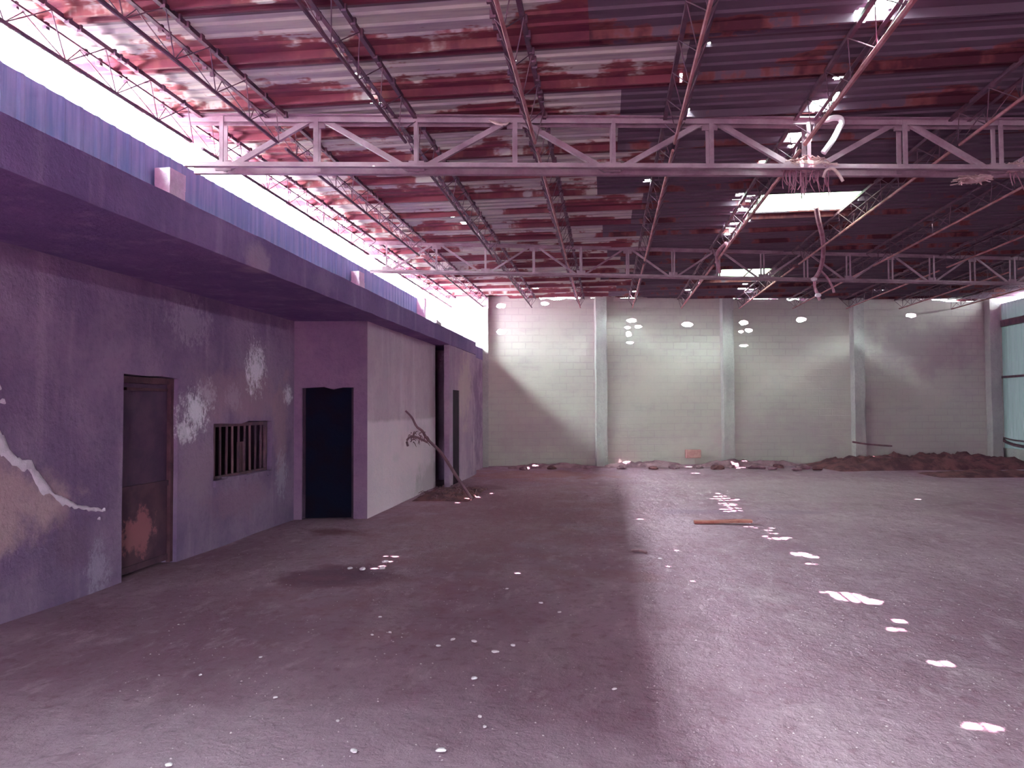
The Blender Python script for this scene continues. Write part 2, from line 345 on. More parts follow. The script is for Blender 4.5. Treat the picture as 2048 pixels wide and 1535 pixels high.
# plaster crack: raised broken lip of chalky plaster running down to the right
cr = [(5.45,1.72,.10),(5.60,1.62,.10),(5.71,1.54,.09),(5.80,1.42,.06),(5.90,1.34,.045),(6.02,1.30,.055),(6.12,1.20,.065),(6.22,1.10,.06),(6.31,1.03,.03),(6.40,.98,.035),(6.52,.92,.03),(6.64,.86,.025),(6.78,.83,.018),(6.92,.80,.02),(7.02,.77,.008)]
bm = bmesh.new(); rows = []
P_ = []
for a, b in zip(cr, cr[1:]):
    for k in range(4): P_.append(tuple(a[i]+(b[i]-a[i])*k/4 for i in range(3)))
P_.append(cr[-1])
for k, (y, z, h_) in enumerate(P_):
    h1 = h_*(1+1.1*noise.noise(Vector((y*7, 1, 0)))+.6*noise.noise(Vector((y*23, 3, 0)))); h2 = h_*(1+1.1*noise.noise(Vector((y*8, 7, 0)))+.6*noise.noise(Vector((y*25, 9, 0))))
    z += .02*noise.noise(Vector((y*14, 5, 0)))
    rows.append([bm.verts.new(c_) for c_ in ((-5.062, y, z-h2), (-5.052, y-.008, z-h2*.7), (-5.046+.006*noise.noise(Vector((y*20,0,0))), y, z), (-5.052, y+.008, z+h1*.7), (-5.062, y, z+h1))])
for a, b in zip(rows, rows[1:]):
    for i in range(4): bm.faces.new((a[i], b[i], b[i+1], a[i+1]))
tag(link('plaster_crack', bm, M['chalk'], wl, smooth=True), 'white broken plaster lip')
bm = bmesh.new()
for y, z, s in ((7.02,.78,.02),(6.95,.70,.018),(5.66,1.98,.04),(5.72,1.86,.03),(4.9,.03,.03),(5.25,.06,.03),(5.6,.03,.03)):
    tube(bm, [(-5.05, y-s, z), (-5.045, y, z+.01), (-5.05, y+s, z-.01)], [.3*s, s*.8, .3*s], 6)
link('plaster_flake', bm, M['chalk'], wl)

# return wall holding the dark doorway, skewed like the other cross walls
RZ = math.atan(.1944); CS = math.cos(RZ)
def onW(x): return (x+3.9)/CS
DW = [(onW(-4.93),-.05),(onW(-4.93),1.0),(onW(-4.935),2.12),(onW(-4.6),2.14),(onW(-4.45),2.10),(onW(-4.3),2.13),(onW(-4.12),2.13),(onW(-4.12),-.05)]
bm = poly_wall([(onW(-5.2),-.05)]+DW+[(0,-.05),(0,3.23),(onW(-5.2),3.23)], [], .18, lambda u, z, d: (u, d, z))
tag(link('wall_return', bm, M['wallW'], loc=(-3.9, 11.9, 0), rz=RZ), kind='structure')
# front wall of the annex rooms, flush with the slab edge; tall recess; narrow doorway
bm = poly_wall([(11.9,-.05),(16.8,-.05),(16.8,3.23),(11.9,3.23)], [], .2, lambda u, z, d: (-3.9-d, u, z))
tag(link('wall_front', bm, M['wallB']), kind='structure')
bm = poly_wall([(16.66,-.05),(17.05,-.05),(17.04,1.2),(17.06,2.2),(17.85,2.2),(17.85,-.05),(20.15,-.05),(20.15,3.23),(16.66,3.23)], [], .12, lambda u, z, d: (-3.545-d, u, z))
tag(link('wall_front', bm, M['wallC']), kind='structure')
bm = bmesh.new(); box(bm, -4.05,-3.73, 20.15,22.5, -.05,3.22)
tag(link('wall_end', bm, M['wallC']), kind='structure')
bm = bmesh.new(); box(bm, -5.3,-5.1, 16.2,19.2, -.05,3.22); box(bm, -5.3,-3.68, 18.3,18.45, -.05,3.22)
tag(link('wall_recess', bm, M['wallW']), kind='structure')
# dark rooms behind: partitions and the outer wall
bm = bmesh.new()
for b_ in ((-8.1,-7.9,YB,22.3,-.05,3.22), (-7.9,-5.27,YB,YB+.2,-.05,3.22), (-7.9,-5.27,8.75,8.9,-.05,3.22), (-7.9,-5.27,11.3,11.45,-.05,3.22),
           (-7.9,-4.11,14.2,14.35,-.05,3.22), (-7.9,-5.31,16.4,16.55,-.05,3.22), (-7.9,-4.11,20.2,20.35,-.05,3.22)): box(bm, *b_)
tag(link('wall_partitions', bm, M['dark']), kind='structure')
# the concrete slab over the annex
def slab_outline():
    return [(-8.2,YB),(-3.52,YB),(-3.52,farY(-3.52)-.01),(-8.2,farY(-8.2)-.01)]
bm = bmesh.new()
ys = [YB+ (farY(-3.52)-.01-YB)*i/120 for i in range(121)]
lo = []; 
def jz(y, s): return .012*noise.noise(Vector((y*1.7, s, 0)))+.006*noise.noise(Vector((y*7, s, 4)))
rows = []
for y in ys:
    yb = y if y < 20 else y
    nrw = 0 if y < 20.1 else -.2
    rows.append([bm.verts.new(c_) for c_ in ((-8.2, min(y, farY(-8.2)-.02), 3.2155), (-3.52+nrw+jz(y,2)*.6, y, 3.2155+jz(y,1)), (-3.52+nrw+jz(y,5)*.6, y, 3.548+jz(y,3)), (-8.2, min(y, farY(-8.2)-.02), 3.548))])
for a, b in zip(rows, rows[1:]):
    for i in range(4): bm.faces.new((a[i], b[i], b[(i+1)%4], a[(i+1)%4]))
bm.faces.new(rows[0]); bm.faces.new(rows[-1][::-1])
tag(link('annex_slab', bm, M['slab']), kind='structure')
bm = bmesh.new(); box(bm, -8.2, -4.0, YB, 22.2, 3.545, 3.565)  # pale layer added on the slab to bounce light onto wall and roof
tag(link('slab_bounce_layer', bm, M['bounce_layer']), kind='structure')

# sheet parapet standing on the slab, ribbed upright
bm = bmesh.new(); prev = None
y = YB
prof = []
while y < 19.7:
    prof += [(y, 0), (y+.12, 0), (y+.15, .012), (y+.19, .012), (y+.22, 0)]; y += .25
for k, (y, d) in enumerate(prof):
    x = PAR_X+d; ztop = PAR_Z
    r = [bm.verts.new((x, y, 3.55)), bm.verts.new((x, y, ztop)), bm.verts.new((x-.05, y, ztop)), bm.verts.new((x-.05, y, 3.55))]
    if prev:
        for i in range(3): bm.faces.new((prev[i], r[i], r[i+1], prev[i+1]))
    prev = r
tag(link('wall_parapet', bm, M['parapet']), kind='structure')

# far wall of concrete blocks with a broken top edge and small openings under the purlins
def fx(x): return x/CS
def ell(cx, cz, rx, rz, seed, n=12):
    r = random.Random(seed)
    return [(fx(cx)+rx*math.cos(2*math.pi*i/n)*r.uniform(.8,1.15), cz+rz*math.sin(2*math.pi*i/n)*r.uniform(.8,1.15)) for i in range(n)]
FH = [(-1.88,4.98,.13,.06),(.78,4.46,.16,.07),(.98,4.27,.12,.06),(.66,4.24,.10,.05),(.68,4.04,.10,.09),(.72,3.77,.12,.04),
      (2.5,4.34,.18,.08),(4.26,4.40,.16,.08),(4.42,4.16,.14,.07),(4.18,4.12,.09,.05),(4.27,3.68,.14,.045),(6.08,4.50,.18,.08),(7.93,4.58,.16,.075),(9.61,4.65,.18,.075),
      (-3.2,4.9,.16,.08),(-3.2,4.1,.15,.09)]
top = [(fx(13.3),5.2)]
gaps = [(11.9,10.2,.10),(10.05,9.9,.03),(6.9,6.6,.03),(6.35,5.6,.08),(5.5,3.7,.035),(3.1,2.4,.03),(2.2,1.2,.025),(1.0,.3,.03),(-.1,-.5,.04),(-.75,-2.1,.08)]
rg = random.Random(3)
for a, b, h_ in gaps:
    top.append((fx(a), 5.2)); n = 6
    for i in range(n+1):
        top.append((fx(a+(b-a)*(i+.5)/(n+1)), 5.18-h_*rg.uniform(.5,1.25)))
    top.append((fx(b), 5.2))
top.append((fx(-8.5), 5.2))
bm = poly_wall([(fx(-8.5),-.1),(fx(13.3),-.1)]+top, [ell(*h_, i) for i, h_ in enumerate(FH)], .2, lambda u, z, d: (u, d, z))
wf = tag(link('wall_far', bm, M['block'], loc=(0, 23.317, 0), rz=RZ), kind='structure')
PILX = [(-3.70,.10),(-.21,.17),(3.68,.17),(7.78,.17),(12.16,.17)]
for i, (px, hw) in enumerate(PILX):
    bm = bmesh.new(); hh = 5.17
    for k in range(14):      # worn arrises
        z0, z1 = hh*k/14-.02, hh*(k+1)/14-.02; j_ = R.uniform(-.008,.008)
        box(bm, fx(px)-hw+j_, fx(px)+hw+R.uniform(-.008,.008), -.26, .02, z0, z1)
    tag(link('pilaster', bm, M['pilaster'], loc=(0, 23.317, 0), rz=RZ), kind='structure')

# right wall: low curb, steel rails and pale sheets
XR = 12.5
rw = empty('wall_right', (0,0,0)); tag(rw, kind='structure')
link('curb', box(bmesh.new(), XR, XR+.2, YB, 26.0, -.1, .42), M['pilaster'], rw)
link('upper_rail', box(bmesh.new(), XR-.12, XR+.02, YB, 25.7, 4.26, 4.46), M['steel_dark'], rw)
link('middle_rail', box(bmesh.new(), XR-.06, XR+.02, YB, 25.7, 2.63, 2.70), M['steel_dark'], rw)
link('lower_rail', tube(bmesh.new(), smooth_path([(XR-.06,25.7,.74),(XR-.1,25.2,.60),(XR-.1,24,.52),(XR-.1,20,.50),(XR-.1,YB,.50)]), .05, 8), M['steel_dark'], rw)
link('lower_rail', tube(bmesh.new(), smooth_path([(XR-.06,25.7,.80),(XR-.1,25.2,.72),(XR-.1,24,.68),(XR-.1,20,.66),(XR-.1,YB,.66)]), .025, 8), M['steel_dark'], rw)
bm = bmesh.new(); prev = None; y = YB; k = 0
while y < 25.9:
    for dy, d in ((0,0),(.06,.02),(.10,.02),(.16,0)):
        r = [bm.verts.new((XR+.06+d, y+dy, .42)), bm.verts.new((XR+.06+d, y+dy, 5.03))]
        if prev: bm.faces.new((prev[0], prev[1], r[1], r[0]))
        prev = r
    y += .2
link('side_sheeting', bm, M['side_sheet'], rw)
bm = bmesh.new()
for k in range(8): box(bm, XR-.02, XR+.1, 24.9-4.0*k-.08, 24.9-4.0*k+.08, .42, 5.05)
# rear wall with a wide entrance
bm2 = poly_wall([(-5.3,-.1),(-2,-.1),(-2,2.0),(.6,2.0),(.6,-.1),(XR+.2,-.1),(XR+.2,5.2),(-5.3,5.2)], [], .2, lambda u, z, d: (u, YB-d, z))
tag(link('wall_rear', bm2, M['block']), kind='structure')
bm.free()

# ------------------------------------------------------------------ roof
HOLES = []   # x, y, rx, ry
def H_(x, y, rx, ry): HOLES.append((x, y, rx*.92, ry*.92))
for a in ((2.36,6.55,.15,.20),(2.22,6.72,.07,.05),(2.5,6.40,.10,.12),(2.52,5.75,.05,.06),(2.4,5.50,.07,.05),(2.42,4.72,.07,.07),(2.2,3.65,.10,.05),
          (2.42,8.66,.13,.13),(2.33,8.86,.09,.05),(2.52,8.5,.08,.07),(2.40,8.05,.06,.04),(2.38,9.68,.13,.10),(2.5,9.75,.09,.04),(2.28,9.85,.04,.04),(2.44,10.12,.05,.04),(2.42,10.4,.04,.035),(2.3,10.6,.04,.03),(2.2,10.72,.06,.03),(2.5,10.62,.04,.03),
          (2.18,12.35,.10,.04),(2.32,12.45,.08,.04),(2.15,12.62,.10,.05),(2.34,12.78,.13,.05),(2.22,12.95,.06,.03),(2.32,13.2,.15,.07),(2.40,13.35,.12,.09),(2.25,13.42,.10,.04),(2.32,13.9,.10,.05),(2.5,13.95,.08,.04),(2.24,14.2,.14,.05),(2.40,14.3,.10,.04),(2.6,14.1,.05,.03),(2.30,14.6,.08,.06),(2.42,14.7,.07,.04),(2.38,15.1,.06,.07),
          (2.45,19.8,.12,.06),(2.5,22.0,.12,.10),(2.36,22.3,.08,.08),(4.06,21.9,.16,.10),(3.9,22.3,.12,.09),(4.2,22.6,.10,.09),(3.85,21.5,.08,.06),
          (-2.50,7.28,.03,.035),(-2.44,7.40,.03,.03),(-2.44,7.68,.028,.028),(-2.38,7.78,.02,.02),(-2.47,8.0,.025,.03),(-2.58,8.02,.02,.02),
          (-2.6,13.5,.05,.06),(-2.72,13.05,.04,.03),(-2.5,14.0,.05,.05),(-2.3,14.6,.04,.03),(-2.21,21.0,.08,.07),(-2.0,21.3,.10,.06),(-2.4,21.35,.05,.04),(.68,22.0,.12,.12),(.85,22.3,.09,.09),(.5,22.4,.07,.06),
          (-.9,7.58,.018,.02),(-.88,7.2,.015,.015),(.98,7.1,.02,.02),(.78,7.75,.02,.02),(.95,8.70,.025,.03),(.80,8.1,.015,.015),(.62,11.35,.05,.03),(6.03,14.42,.05,.05),(7.98,23.1,.16,.12),(-1.35,9.4,.02,.02)):
    H_(*a)
SKYL = [(2.50,4.10,12.42,13.52),(2.85,4.12,18.9,20.6)]
xs = []
x = EAVE_X
while x < 12.8:
    xs.append(x)
    fine_ = (1.95 < x < 2.75) or (-2.9 < x < -1.85) or (3.7 < x < 4.35) or (.4 < x < 1.1) or (-1.0 < x < -.8) or (5.9 < x < 6.15) or (7.75 < x < 8.2)
    x += .025 if fine_ else .12
xs.append(12.8)
ysr = []; y = YB-.3
prof = [(0,.0),(.05,.0),(.062,.03),(.10,.03),(.112,0),(.16,0),(.2,0)]
k = 0
while y < 26.1:
    hgt = .075 if k % 5 == 0 else .022
    for dy, dz in ((0,0),(.03,0),(.045,1),(.075,1),(.09,0),(.13,0),(.165,0)): ysr.append((y+dy, dz*hgt))
    y += .2; k += 1
ysr.append((y, 0))
bm = bmesh.new(); G = {}
def hid(x, y):
    for hx, hy, rx, ry in HOLES:
        if abs(x-hx) < rx*1.4 and abs(y-hy) < ry*1.4:
            q = ((x-hx)/rx)**2+((y-hy)/ry)**2
            if q < 1+.5*noise.noise(Vector((x*30, y*30, hx))): return True
    if -2.5 < x < -.9 and -2.6 < y < -2.1: return True      # unseen opening added behind the camera to light the near floor
    for a, b, c_, d_ in SKYL:
        if a < x < b and c_ < y < d_: return True
    return False
def gv(i, j):
    if (i, j) not in G:
        x = xs[i]; y, z = ysr[j]
        sag = .012*noise.noise(Vector((x*.5, y*.4, 2)))
        G[(i, j)] = bm.verts.new((x, y, EAVE_Z-z+.0+sag))
    return G[(i, j)]
for j in range(len(ysr)-1):
    yc = (ysr[j][0]+ysr[j+1][0])/2
    for i in range(len(xs)-1):
        xc = (xs[i]+xs[i+1])/2
        if yc > farY(xc)+.24: continue
        if hid(xc, yc): continue
        bm.faces.new((gv(i,j), gv(i,j+1), gv(i+1,j+1), gv(i+1,j)))
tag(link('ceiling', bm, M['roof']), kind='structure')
# pale translucent roof panels
def skylight(a, b, c_, d_, label, split=None):
    e = empty('skylight_panel', ((a+b)/2, (c_+d_)/2, 5.24))
    tag(e, label, 'skylight', 'translucent roof panels')
    spans = [(a, b)] if split is None else [(a, split-.015), (split+.015, b)]
    for s0, s1 in spans:
        bm = bmesh.new(); n = int((d_-c_)/.05); prev = None
        for i in range(n+1):
            yy = c_-.06+(d_-c_+.12)*i/n; z = .012*math.sin(i*2.1)
            r = [bm.verts.new((s0-.05-(a+b)/2, yy-(c_+d_)/2, z)), bm.verts.new((s1+.05-(a+b)/2, yy-(c_+d_)/2, z))]
            if prev: bm.faces.new((prev[0], r[0], r[1], prev[1]))
            prev = r
        link('sheet', bm, M['skylight'], e)
    if split:
        link('divider', box(bmesh.new(), split-.02-(a+b)/2, split+.02-(a+b)/2, -(d_-c_)/2-.05, (d_-c_)/2+.05, -.03, .0), M['steel_dark'], e)
skylight(*SKYL[0], 'large white translucent roof panel glowing behind the nearer truss')
skylight(*SKYL[1], 'small far translucent roof panel in two pieces behind the further truss', 3.62)

# ------------------------------------------------------------------ trusses
def truss(y0, m, x0, x1, nodes, label, up_first, th=1.0):
    rz = math.atan(m); cs = math.cos(rz)
    e = empty('roof_truss', (0, y0, 4.53), rz); tag(e, label, 'truss', 'roof trusses')
    U = lambda x: x/cs
    zt, zb = 5.142-4.53, 4.545-4.53
    for s, nm in ((-1, 'top_chord'), (1, 'top_chord')):
        link(nm, bar(bmesh.new(), (U(x0), s*.06, zt), (U(x1), s*.06, zt), angle(.07*th,.012,-s,-1)), M['steel'], e)
    for s in (-1, 1):
        link('bottom_chord', bar(bmesh.new(), (U(x0+.3), s*.10, zb-.02), (U(x1), s*.10, zb-.02), angle(.07*th,.012,-s,1)), M['steel'], e)
    for i, nx_ in enumerate(nodes):
        for s in (-1, 1):
            link('post', bar(bmesh.new(), (U(nx_), s*.07, zb-.01), (U(nx_), s*.07, zt-.01), rect(.055*th,.012) if i % 2 else rect(.045*th,.02), (0,1,0)), M['steel'], e)
        if i < len(nodes)-1:
            a, b = (zb, zt-.03) if (i % 2 == 0) == up_first else (zt-.03, zb)
            g_ = .08
            link('diagonal', bar(bmesh.new(), (U(nx_+g_), 0, a+.02*(1 if a<b else 0)), (U(nodes[i+1]-g_), 0, b), rect(.06*th,.05*th), (0,1,0)), M['steel'], e)
        bm = box(bmesh.new(), U(nx_)-.09, U(nx_)+.09, -.012, .012, (zb-.02 if (i%2==0)==up_first else zt-.12), (zb+.10 if (i%2==0)==up_first else zt+.0))
        link('gusset_plate', bm, M['steel'], e)
    return e
N1 = [-4.42+1.127*i for i in range(16)]; N1[0] = -4.35
N2 = [-4.35+1.0*0+ (1.04*i) for i in range(17)]
N1 = [x for x in N1 if x < 12.4]
truss(8.72, .154, -5.02, 12.45, N1, 'nearer of the two purple-grey lattice trusses crossing under the rusty roof', True)
N2 = [-4.40+.97*i for i in range(18)]; N2 = [x for x in N2 if x < 12.4]
truss(15.82, .27, -5.02, 12.45, N2, 'further of the two lattice trusses, in front of the block wall', True, .62)
# concrete stubs on the slab that carry the truss ends
def t1y(x): return 8.72+.154*x
def t2y(x): return 15.82+.27*x
for (sx, sy, zt_, wx, wy, lab) in ((-4.95, t1y(-5.0)+.02, 4.50, .085, .16, 'pale concrete stub column on the slab carrying the nearer truss end'),
                                (-4.95, t2y(-5.0)+.02, 4.50, .085, .16, 'pale concrete stub column on the slab carrying the further truss end'),
                                (-5.0, 19.8, 4.74, .13, .1, 'pale concrete stub column ending the grey sheet parapet')):
    bm = bmesh.new()
    for k in range(5): box(bm, -wx+R.uniform(-.008,.008), wx+R.uniform(-.008,.008), -wy, wy+R.uniform(-.01,.01), (zt_-3.548)*k/5, (zt_-3.548)*(k+1)/5)
    tag(link('stub_column', bm, M['stub'], loc=(sx, sy, 3.56)), lab, 'column', 'stub columns on the slab')

# ------------------------------------------------------------------ lattice purlins
JX = [-4.68,-3.72,-2.27,-.80,.80,2.31,4.12,5.80,7.50,9.20,10.90]
ORD = ['first','second','third','fourth','fifth','sixth','seventh','eighth','ninth','tenth','eleventh']
BAY = [(lambda x: 2.2, lambda x: t1y(x)-.02, 'in the near bay before both trusses'),
       (lambda x: t1y(x)+.14, lambda x: t2y(x)-.16, 'in the middle bay between the two trusses'),
       (lambda x: t2y(x)+.14, lambda x: farY(x)-.02, 'in the last bay reaching the block wall')]
for bi, (fa, fb, txt) in enumerate(BAY):
    for ji, x in enumerate(JX):
        if bi == 0 and x > 5: continue
        ya, yb = fa(x), fb(x); L = yb-ya
        e = empty('lattice_purlin', (x, ya, 4.84))
        side = 'left wall' if ji < 6 else 'left wall'
        tag(e, '%s roof purlin from the left wall, %s' % (ORD[ji], txt), 'purlin', 'lattice roof purlins %s' % txt)
        mb = M['steel_rust'] if ji >= 3 else M['steel_dark']; mt = M['steel_dark']
        rx = .0
        link('bottom_chord', bar(bmesh.new(), (0,.03,0), (0,L+( -.05),0), circ(.019 if ji != 5 else .026, 6)), mb, e)
        zt = .27
        tw = .13
        for s in (-1, 1):
            bm = bar(bmesh.new(), (s*tw,0,zt), (s*tw,L,zt), angle(.042,.008,-s,1))
            if ji < 3 or ji == 3:     # clips and loose wire along the chord
                yy = .1
                while yy < L-.1:
                    if R.random() < .7: box(bm, s*tw-R.uniform(.02,.03), s*tw+R.uniform(.015,.025), yy, yy+R.uniform(.015,.05), zt-R.uniform(.01,.025), zt+.045)
                    yy += R.uniform(.1,.3)
            link('top_chord', bm, mt, e)
            bm = bmesh.new(); step = .33; n = int(L/step)
            for k in range(n):
                y0_, y1_ = L*k/n, L*(k+1)/n
                if k % 2: bar(bm, (0,y0_,0), (s*tw,y1_,zt), circ(.0055,5))
                else: bar(bm, (s*tw,y0_,zt), (0,y1_,0), circ(.0055,5))
            link('web', bm, mt, e)
# white bent strip hanging out of the roof at the sixth purlin
bm = bmesh.new(); tube(bm, smooth_path([(2.52,9.05,5.15),(2.53,8.92,5.08),(2.60,8.9,5.09),(2.67,8.9,5.08),(2.69,8.9,5.03),(2.66,8.9,4.97),(2.60,8.92,4.85),(2.49,8.93,4.70)], 5), .034, 8)
tag(link('bent_strip', bm, M['pipe']), 'bright white bent strip hanging from the roof hole over the nearer truss', 'strip')

def nest(name, label, cx, cy, cz, rx, rz, n, hang, seed):
    r = random.Random(seed); e = empty(name, (cx, cy, cz)); tag(e, label, 'nest', 'straw clumps on the nearer truss')
    bm = bmesh.new()
    for i in range(n):
        a = r.uniform(0, math.pi); x = r.uniform(-rx, rx)*.8; h_ = rz*(1-(x/rx)**2)
        z = r.uniform(0, h_); y_ = r.uniform(-.1,.1); l = r.uniform(.06,.14)
        dx, dz = math.cos(a)*l, abs(math.sin(a))*l*.35
        tube(bm, [(x-dx, y_-.03, z), (x, y_+r.uniform(-.05,.05), z+dz), (x+dx, y_+.03, z-dz*.4)], .008, 4)
    bmesh.ops.create_icosphere(bm, subdivisions=2, radius=1, matrix=Matrix.Translation((0,0,rz*.35))@Matrix.Diagonal((rx*.75,.12,rz*.5,1)))
    link('straw_clump', bm, M['straw'], e)
    bm = bmesh.new()
    for i in range(hang):
        x = r.uniform(-rx, rx)*.85; l = r.uniform(.12,.34)
        tube(bm, smooth_path([(x, r.uniform(-.1,.1), .02), (x+r.uniform(-.03,.03), 0, -l*.5), (x+r.uniform(-.05,.05), 0, -l)], 3), .006, 4)
    link('hanging_straw', bm, M['cable'], e)
    return e
n1 = nest('bird_nest', 'straw nest on the truss beside the white roof panel, strands hanging below', 2.33, t1y(2.33), 4.55, .30, .14, 130, 34, 5)
bm = tube(bmesh.new(), smooth_path([(.17,-.1,-.12),(.20,-.12,-.04),(.27,-.12,-.03),(.33,-.12,-.09),(.38,-.12,-.18)], 4), .018, 6)
link('curled_strip', bm, M['straw'], n1)
nest('bird_nest', 'small straw nest on the nearer truss by the right edge of the photo', 4.30, t1y(4.3), 4.42, .14, .07, 60, 0, 6)
nest('bird_nest', 'higher straw clump on the nearer truss at the far right edge', 4.78, t1y(4.78), 4.55, .12, .08, 50, 3, 8)
bm = bmesh.new()
for i in range(5): tube(bm, smooth_path([(-1.32+.03*i,8.44,5.10-.01*i),(-1.25+.03*i,8.42,5.05-.006*i),(-1.16+.02*i,8.42,5.02+.01*i)], 3), .01, 5)
tag(link('wire_bundle', bm, M['straw']), 'small pale wire bundle under the top chord of the nearer truss', 'wire')
# vine-like cable from the roof to the further truss
bm = bmesh.new()
pth = [(3.40,12.5,5.15),(3.62,13.2,5.05),(3.86,13.9,4.99),(4.15,14.8,4.93),(4.42,15.8,4.87),(4.62,16.7,4.78),(4.58,16.85,4.62),(4.52,16.88,4.52)]
def unp(px, py, y):
    v = _d*F_PX+_r2*(px-1024)+_u2*(767.5-py); s = y/v.y
    return Vector((v.x*s, y, H+v.z*s))
vp = [unp(1632,412,12.9), unp(1637,440,13.6), unp(1645,475,14.6), unp(1646,510,15.6), unp(1640,540,16.5), unp(1630,556,16.9)]
vp[0].z = min(vp[0].z, 5.16)
cb_ = empty('hanging_cable', vp[3]); tag(cb_, 'reddish dusty cable drooping from the roof panel to the further truss, frayed into two tails', 'cable')
link('cable', tube(bmesh.new(), [p-vp[3] for p in smooth_path(vp, 6)], .045, 7), M['cable'], cb_)
link('tail', tube(bmesh.new(), [p-vp[3] for p in smooth_path([vp[5], unp(1630,575,17.0), unp(1640,600,17.0)], 5)], .035, 6), M['cable'], cb_)
link('tail', tube(bmesh.new(), [p-vp[3] for p in smooth_path([vp[4], unp(1655,556,16.9), unp(1665,575,17.0), unp(1668,585,17.0)], 5)], .028, 6), M['cable'], cb_)
for q in ((1628,558,16.8),(1636,590,16.9)):
    bm = bmesh.new(); bmesh.ops.create_icosphere(bm, subdivisions=2, radius=.07, matrix=Matrix.Translation(unp(*q)-vp[3])@Matrix.Diagonal((1,.7,.7,1)))
    link('pale_knot', bm, M['white'], cb_, smooth=True)
vp2 = [unp(1452,486,14.8), unp(1436,503,15.4), unp(1434,520,15.9), unp(1440,545,16.1)]
vp2[0].z = min(vp2[0].z, 5.1)
bm = tube(bmesh.new(), smooth_path(vp2, 5), .035, 7)
tag(link('hanging_strip', bm, M['cable']), 'short pale strip hanging at the left of the small far roof panel', 'strip')

# ------------------------------------------------------------------ doors and window
d1 = empty('door_1', (-5.14, 7.33, 0)); tag(d1, kind='structure')
bm = bmesh.new(); box(bm, -.02,.03, 0,.06, 0,2.16); box(bm, -.02,.03, .95,1.01, 0,2.15); box(bm, -.02,.03, .06,.95, 2.08,2.15)
link('door_frame', bm, M['frame'], d1)
bm = bmesh.new(); box(bm, -.06,-.02, .06,.95, 0.95,2.08)
link('upper_panel', bm, M['door1_up'], d1)
bm = bmesh.new(); box(bm, -.055,-.01, .06,.95, .03,.95); box(bm, -.02,.01, .06,.95,.90,.96); box(bm, -.02,.005,.06,.95,.03,.10)
link('lower_panel', bm, M['door1_low'], d1)
bm = box(bmesh.new(), -.02, .02, .14, .90, 2.00, 2.03); link('rail', bm, M['frame'], d1)
d2 = empty('doorway_2', (-3.9, 11.9, 0), RZ); tag(d2, kind='structure')
link('darkness_stand_in', box(bmesh.new(), onW(-4.93)-.01, onW(-4.12)+.01, .10, .14, 0, 2.14), M['room_dark'], d2)  # panel stands in for the dark room inside
bm = bmesh.new(); box(bm, onW(-4.93), onW(-4.93)+.04, .06,.10, 0,2.12); box(bm, onW(-4.12)-.04, onW(-4.12), .06,.10, 0,2.12); link('door_frame', bm, M['dark'], d2)
# near-flush black panel painting the darkness of the narrow doorway
d3 = empty('doorway_3_darkness', (-3.565, 17.06, 0)); tag(d3, kind='structure')
link('darkness_stand_in', box(bmesh.new(), -.04, 0, -.01, .80, 0, 2.2), M['doorway_dark'], d3)
wn = empty('window_1', (-5.16, 10.0, .86)); tag(wn, kind='structure')
bm = bmesh.new(); box(bm, -.03,.03,-.84,-.78,0,.74); box(bm, -.03,.03,.80,.85,0,.74); box(bm, -.03,.03,-.78,.80,.69,.74); box(bm, -.03,.03,-.78,.80,0,.04)
link('window_frame', bm, M['steel_dark'], wn)
for k in range(9):
    yy = -.66+.17*k
    link('window_bar', bar(bmesh.new(), (0,yy,.04), (0,yy+.01*(k%3-1),.70), rect(.02,.028), (0,1,0)), M['wood'] if k in (3,6) else M['steel_dark'], wn)
link('window_board', box(bmesh.new(), -.05,-.035,-.78,-.55,.02,.70), M['wood'], wn)
link('window_board', box(bmesh.new(), -.06,-.045,.08,.30,.02,.46), M['wood'], wn)
# broken sill lip
bm = bmesh.new()
for k in range(10):
    y0_ = 9.15+.175*k; box(bm, -5.16, -5.035+R.uniform(-.02,.01), y0_, y0_+.17, .80+R.uniform(-.02,.02), .87+R.uniform(-.01,.01))
link('window_sill', bm, M['wallA'], wl)

# ------------------------------------------------------------------ things on the floor
def lump(rx, ry, h_, seed, nx_=40, ny_=16, rough=.5):
    bm = bmesh.new(); g = []
    for j in range(ny_+1):
        for i in range(nx_+1):
            u, v = 2*i/nx_-1, 2*j/ny_-1; x, y = u*rx, v*ry
            e_ = max(0, 1-(u*u)**1.3)*max(0, 1-v*v)
            z = h_*e_**.6*(.55+rough*1.3*abs(noise.noise(Vector((x*1.4+seed, y*1.7, seed))))+rough*.6*noise.noise(Vector((x*5, y*5, seed)))) if e_ > 0 else -.03
            g.append(bm.verts.new((x, y, z if e_ > 0 else -.03)))
    for j in range(ny_):
        for i in range(nx_):
            a = j*(nx_+1)+i; bm.faces.new((g[a], g[a+1], g[a+nx_+2], g[a+nx_+1]))
    return bm
tag(link('soil_mound', lump(3.15, 1.25, .48, 3, 60, 20), M['dirt'], loc=(9.15, 23.35, -.01), rz=.19, smooth=True), 'long low mound of dark soil at the foot of the block wall on the right', 'mound')
tag(link('soil_mound', lump(1.8, .7, .16, 8, 40, 14), M['dirt'], loc=(9.9, 20.7, -.01), rz=.1, smooth=True), 'flat dark soil patch in front of the big mound on the right', 'mound')
for (x, y, rx, ry, h_, lab, s) in ((4.25, 23.6, 1.45, .35, .20, 'low dark rubble ridge along the block wall left of the big mound', 21), (1.1, 23.0, 1.2, .35, .16, 'low dark rubble ridge along the wall right of the foot of the diagonal shadow', 22),
                                   (-1.7, 22.4, 1.3, .32, .12, 'low rubble ridge along the wall inside the diagonal shadow', 23)):
    tag(link('rubble_ridge', lump(rx, ry, h_, s, 50, 10, .8), M['rubble'], loc=(x, y, -.01), rz=RZ, smooth=True), lab, 'rubble', 'rubble along the far wall')
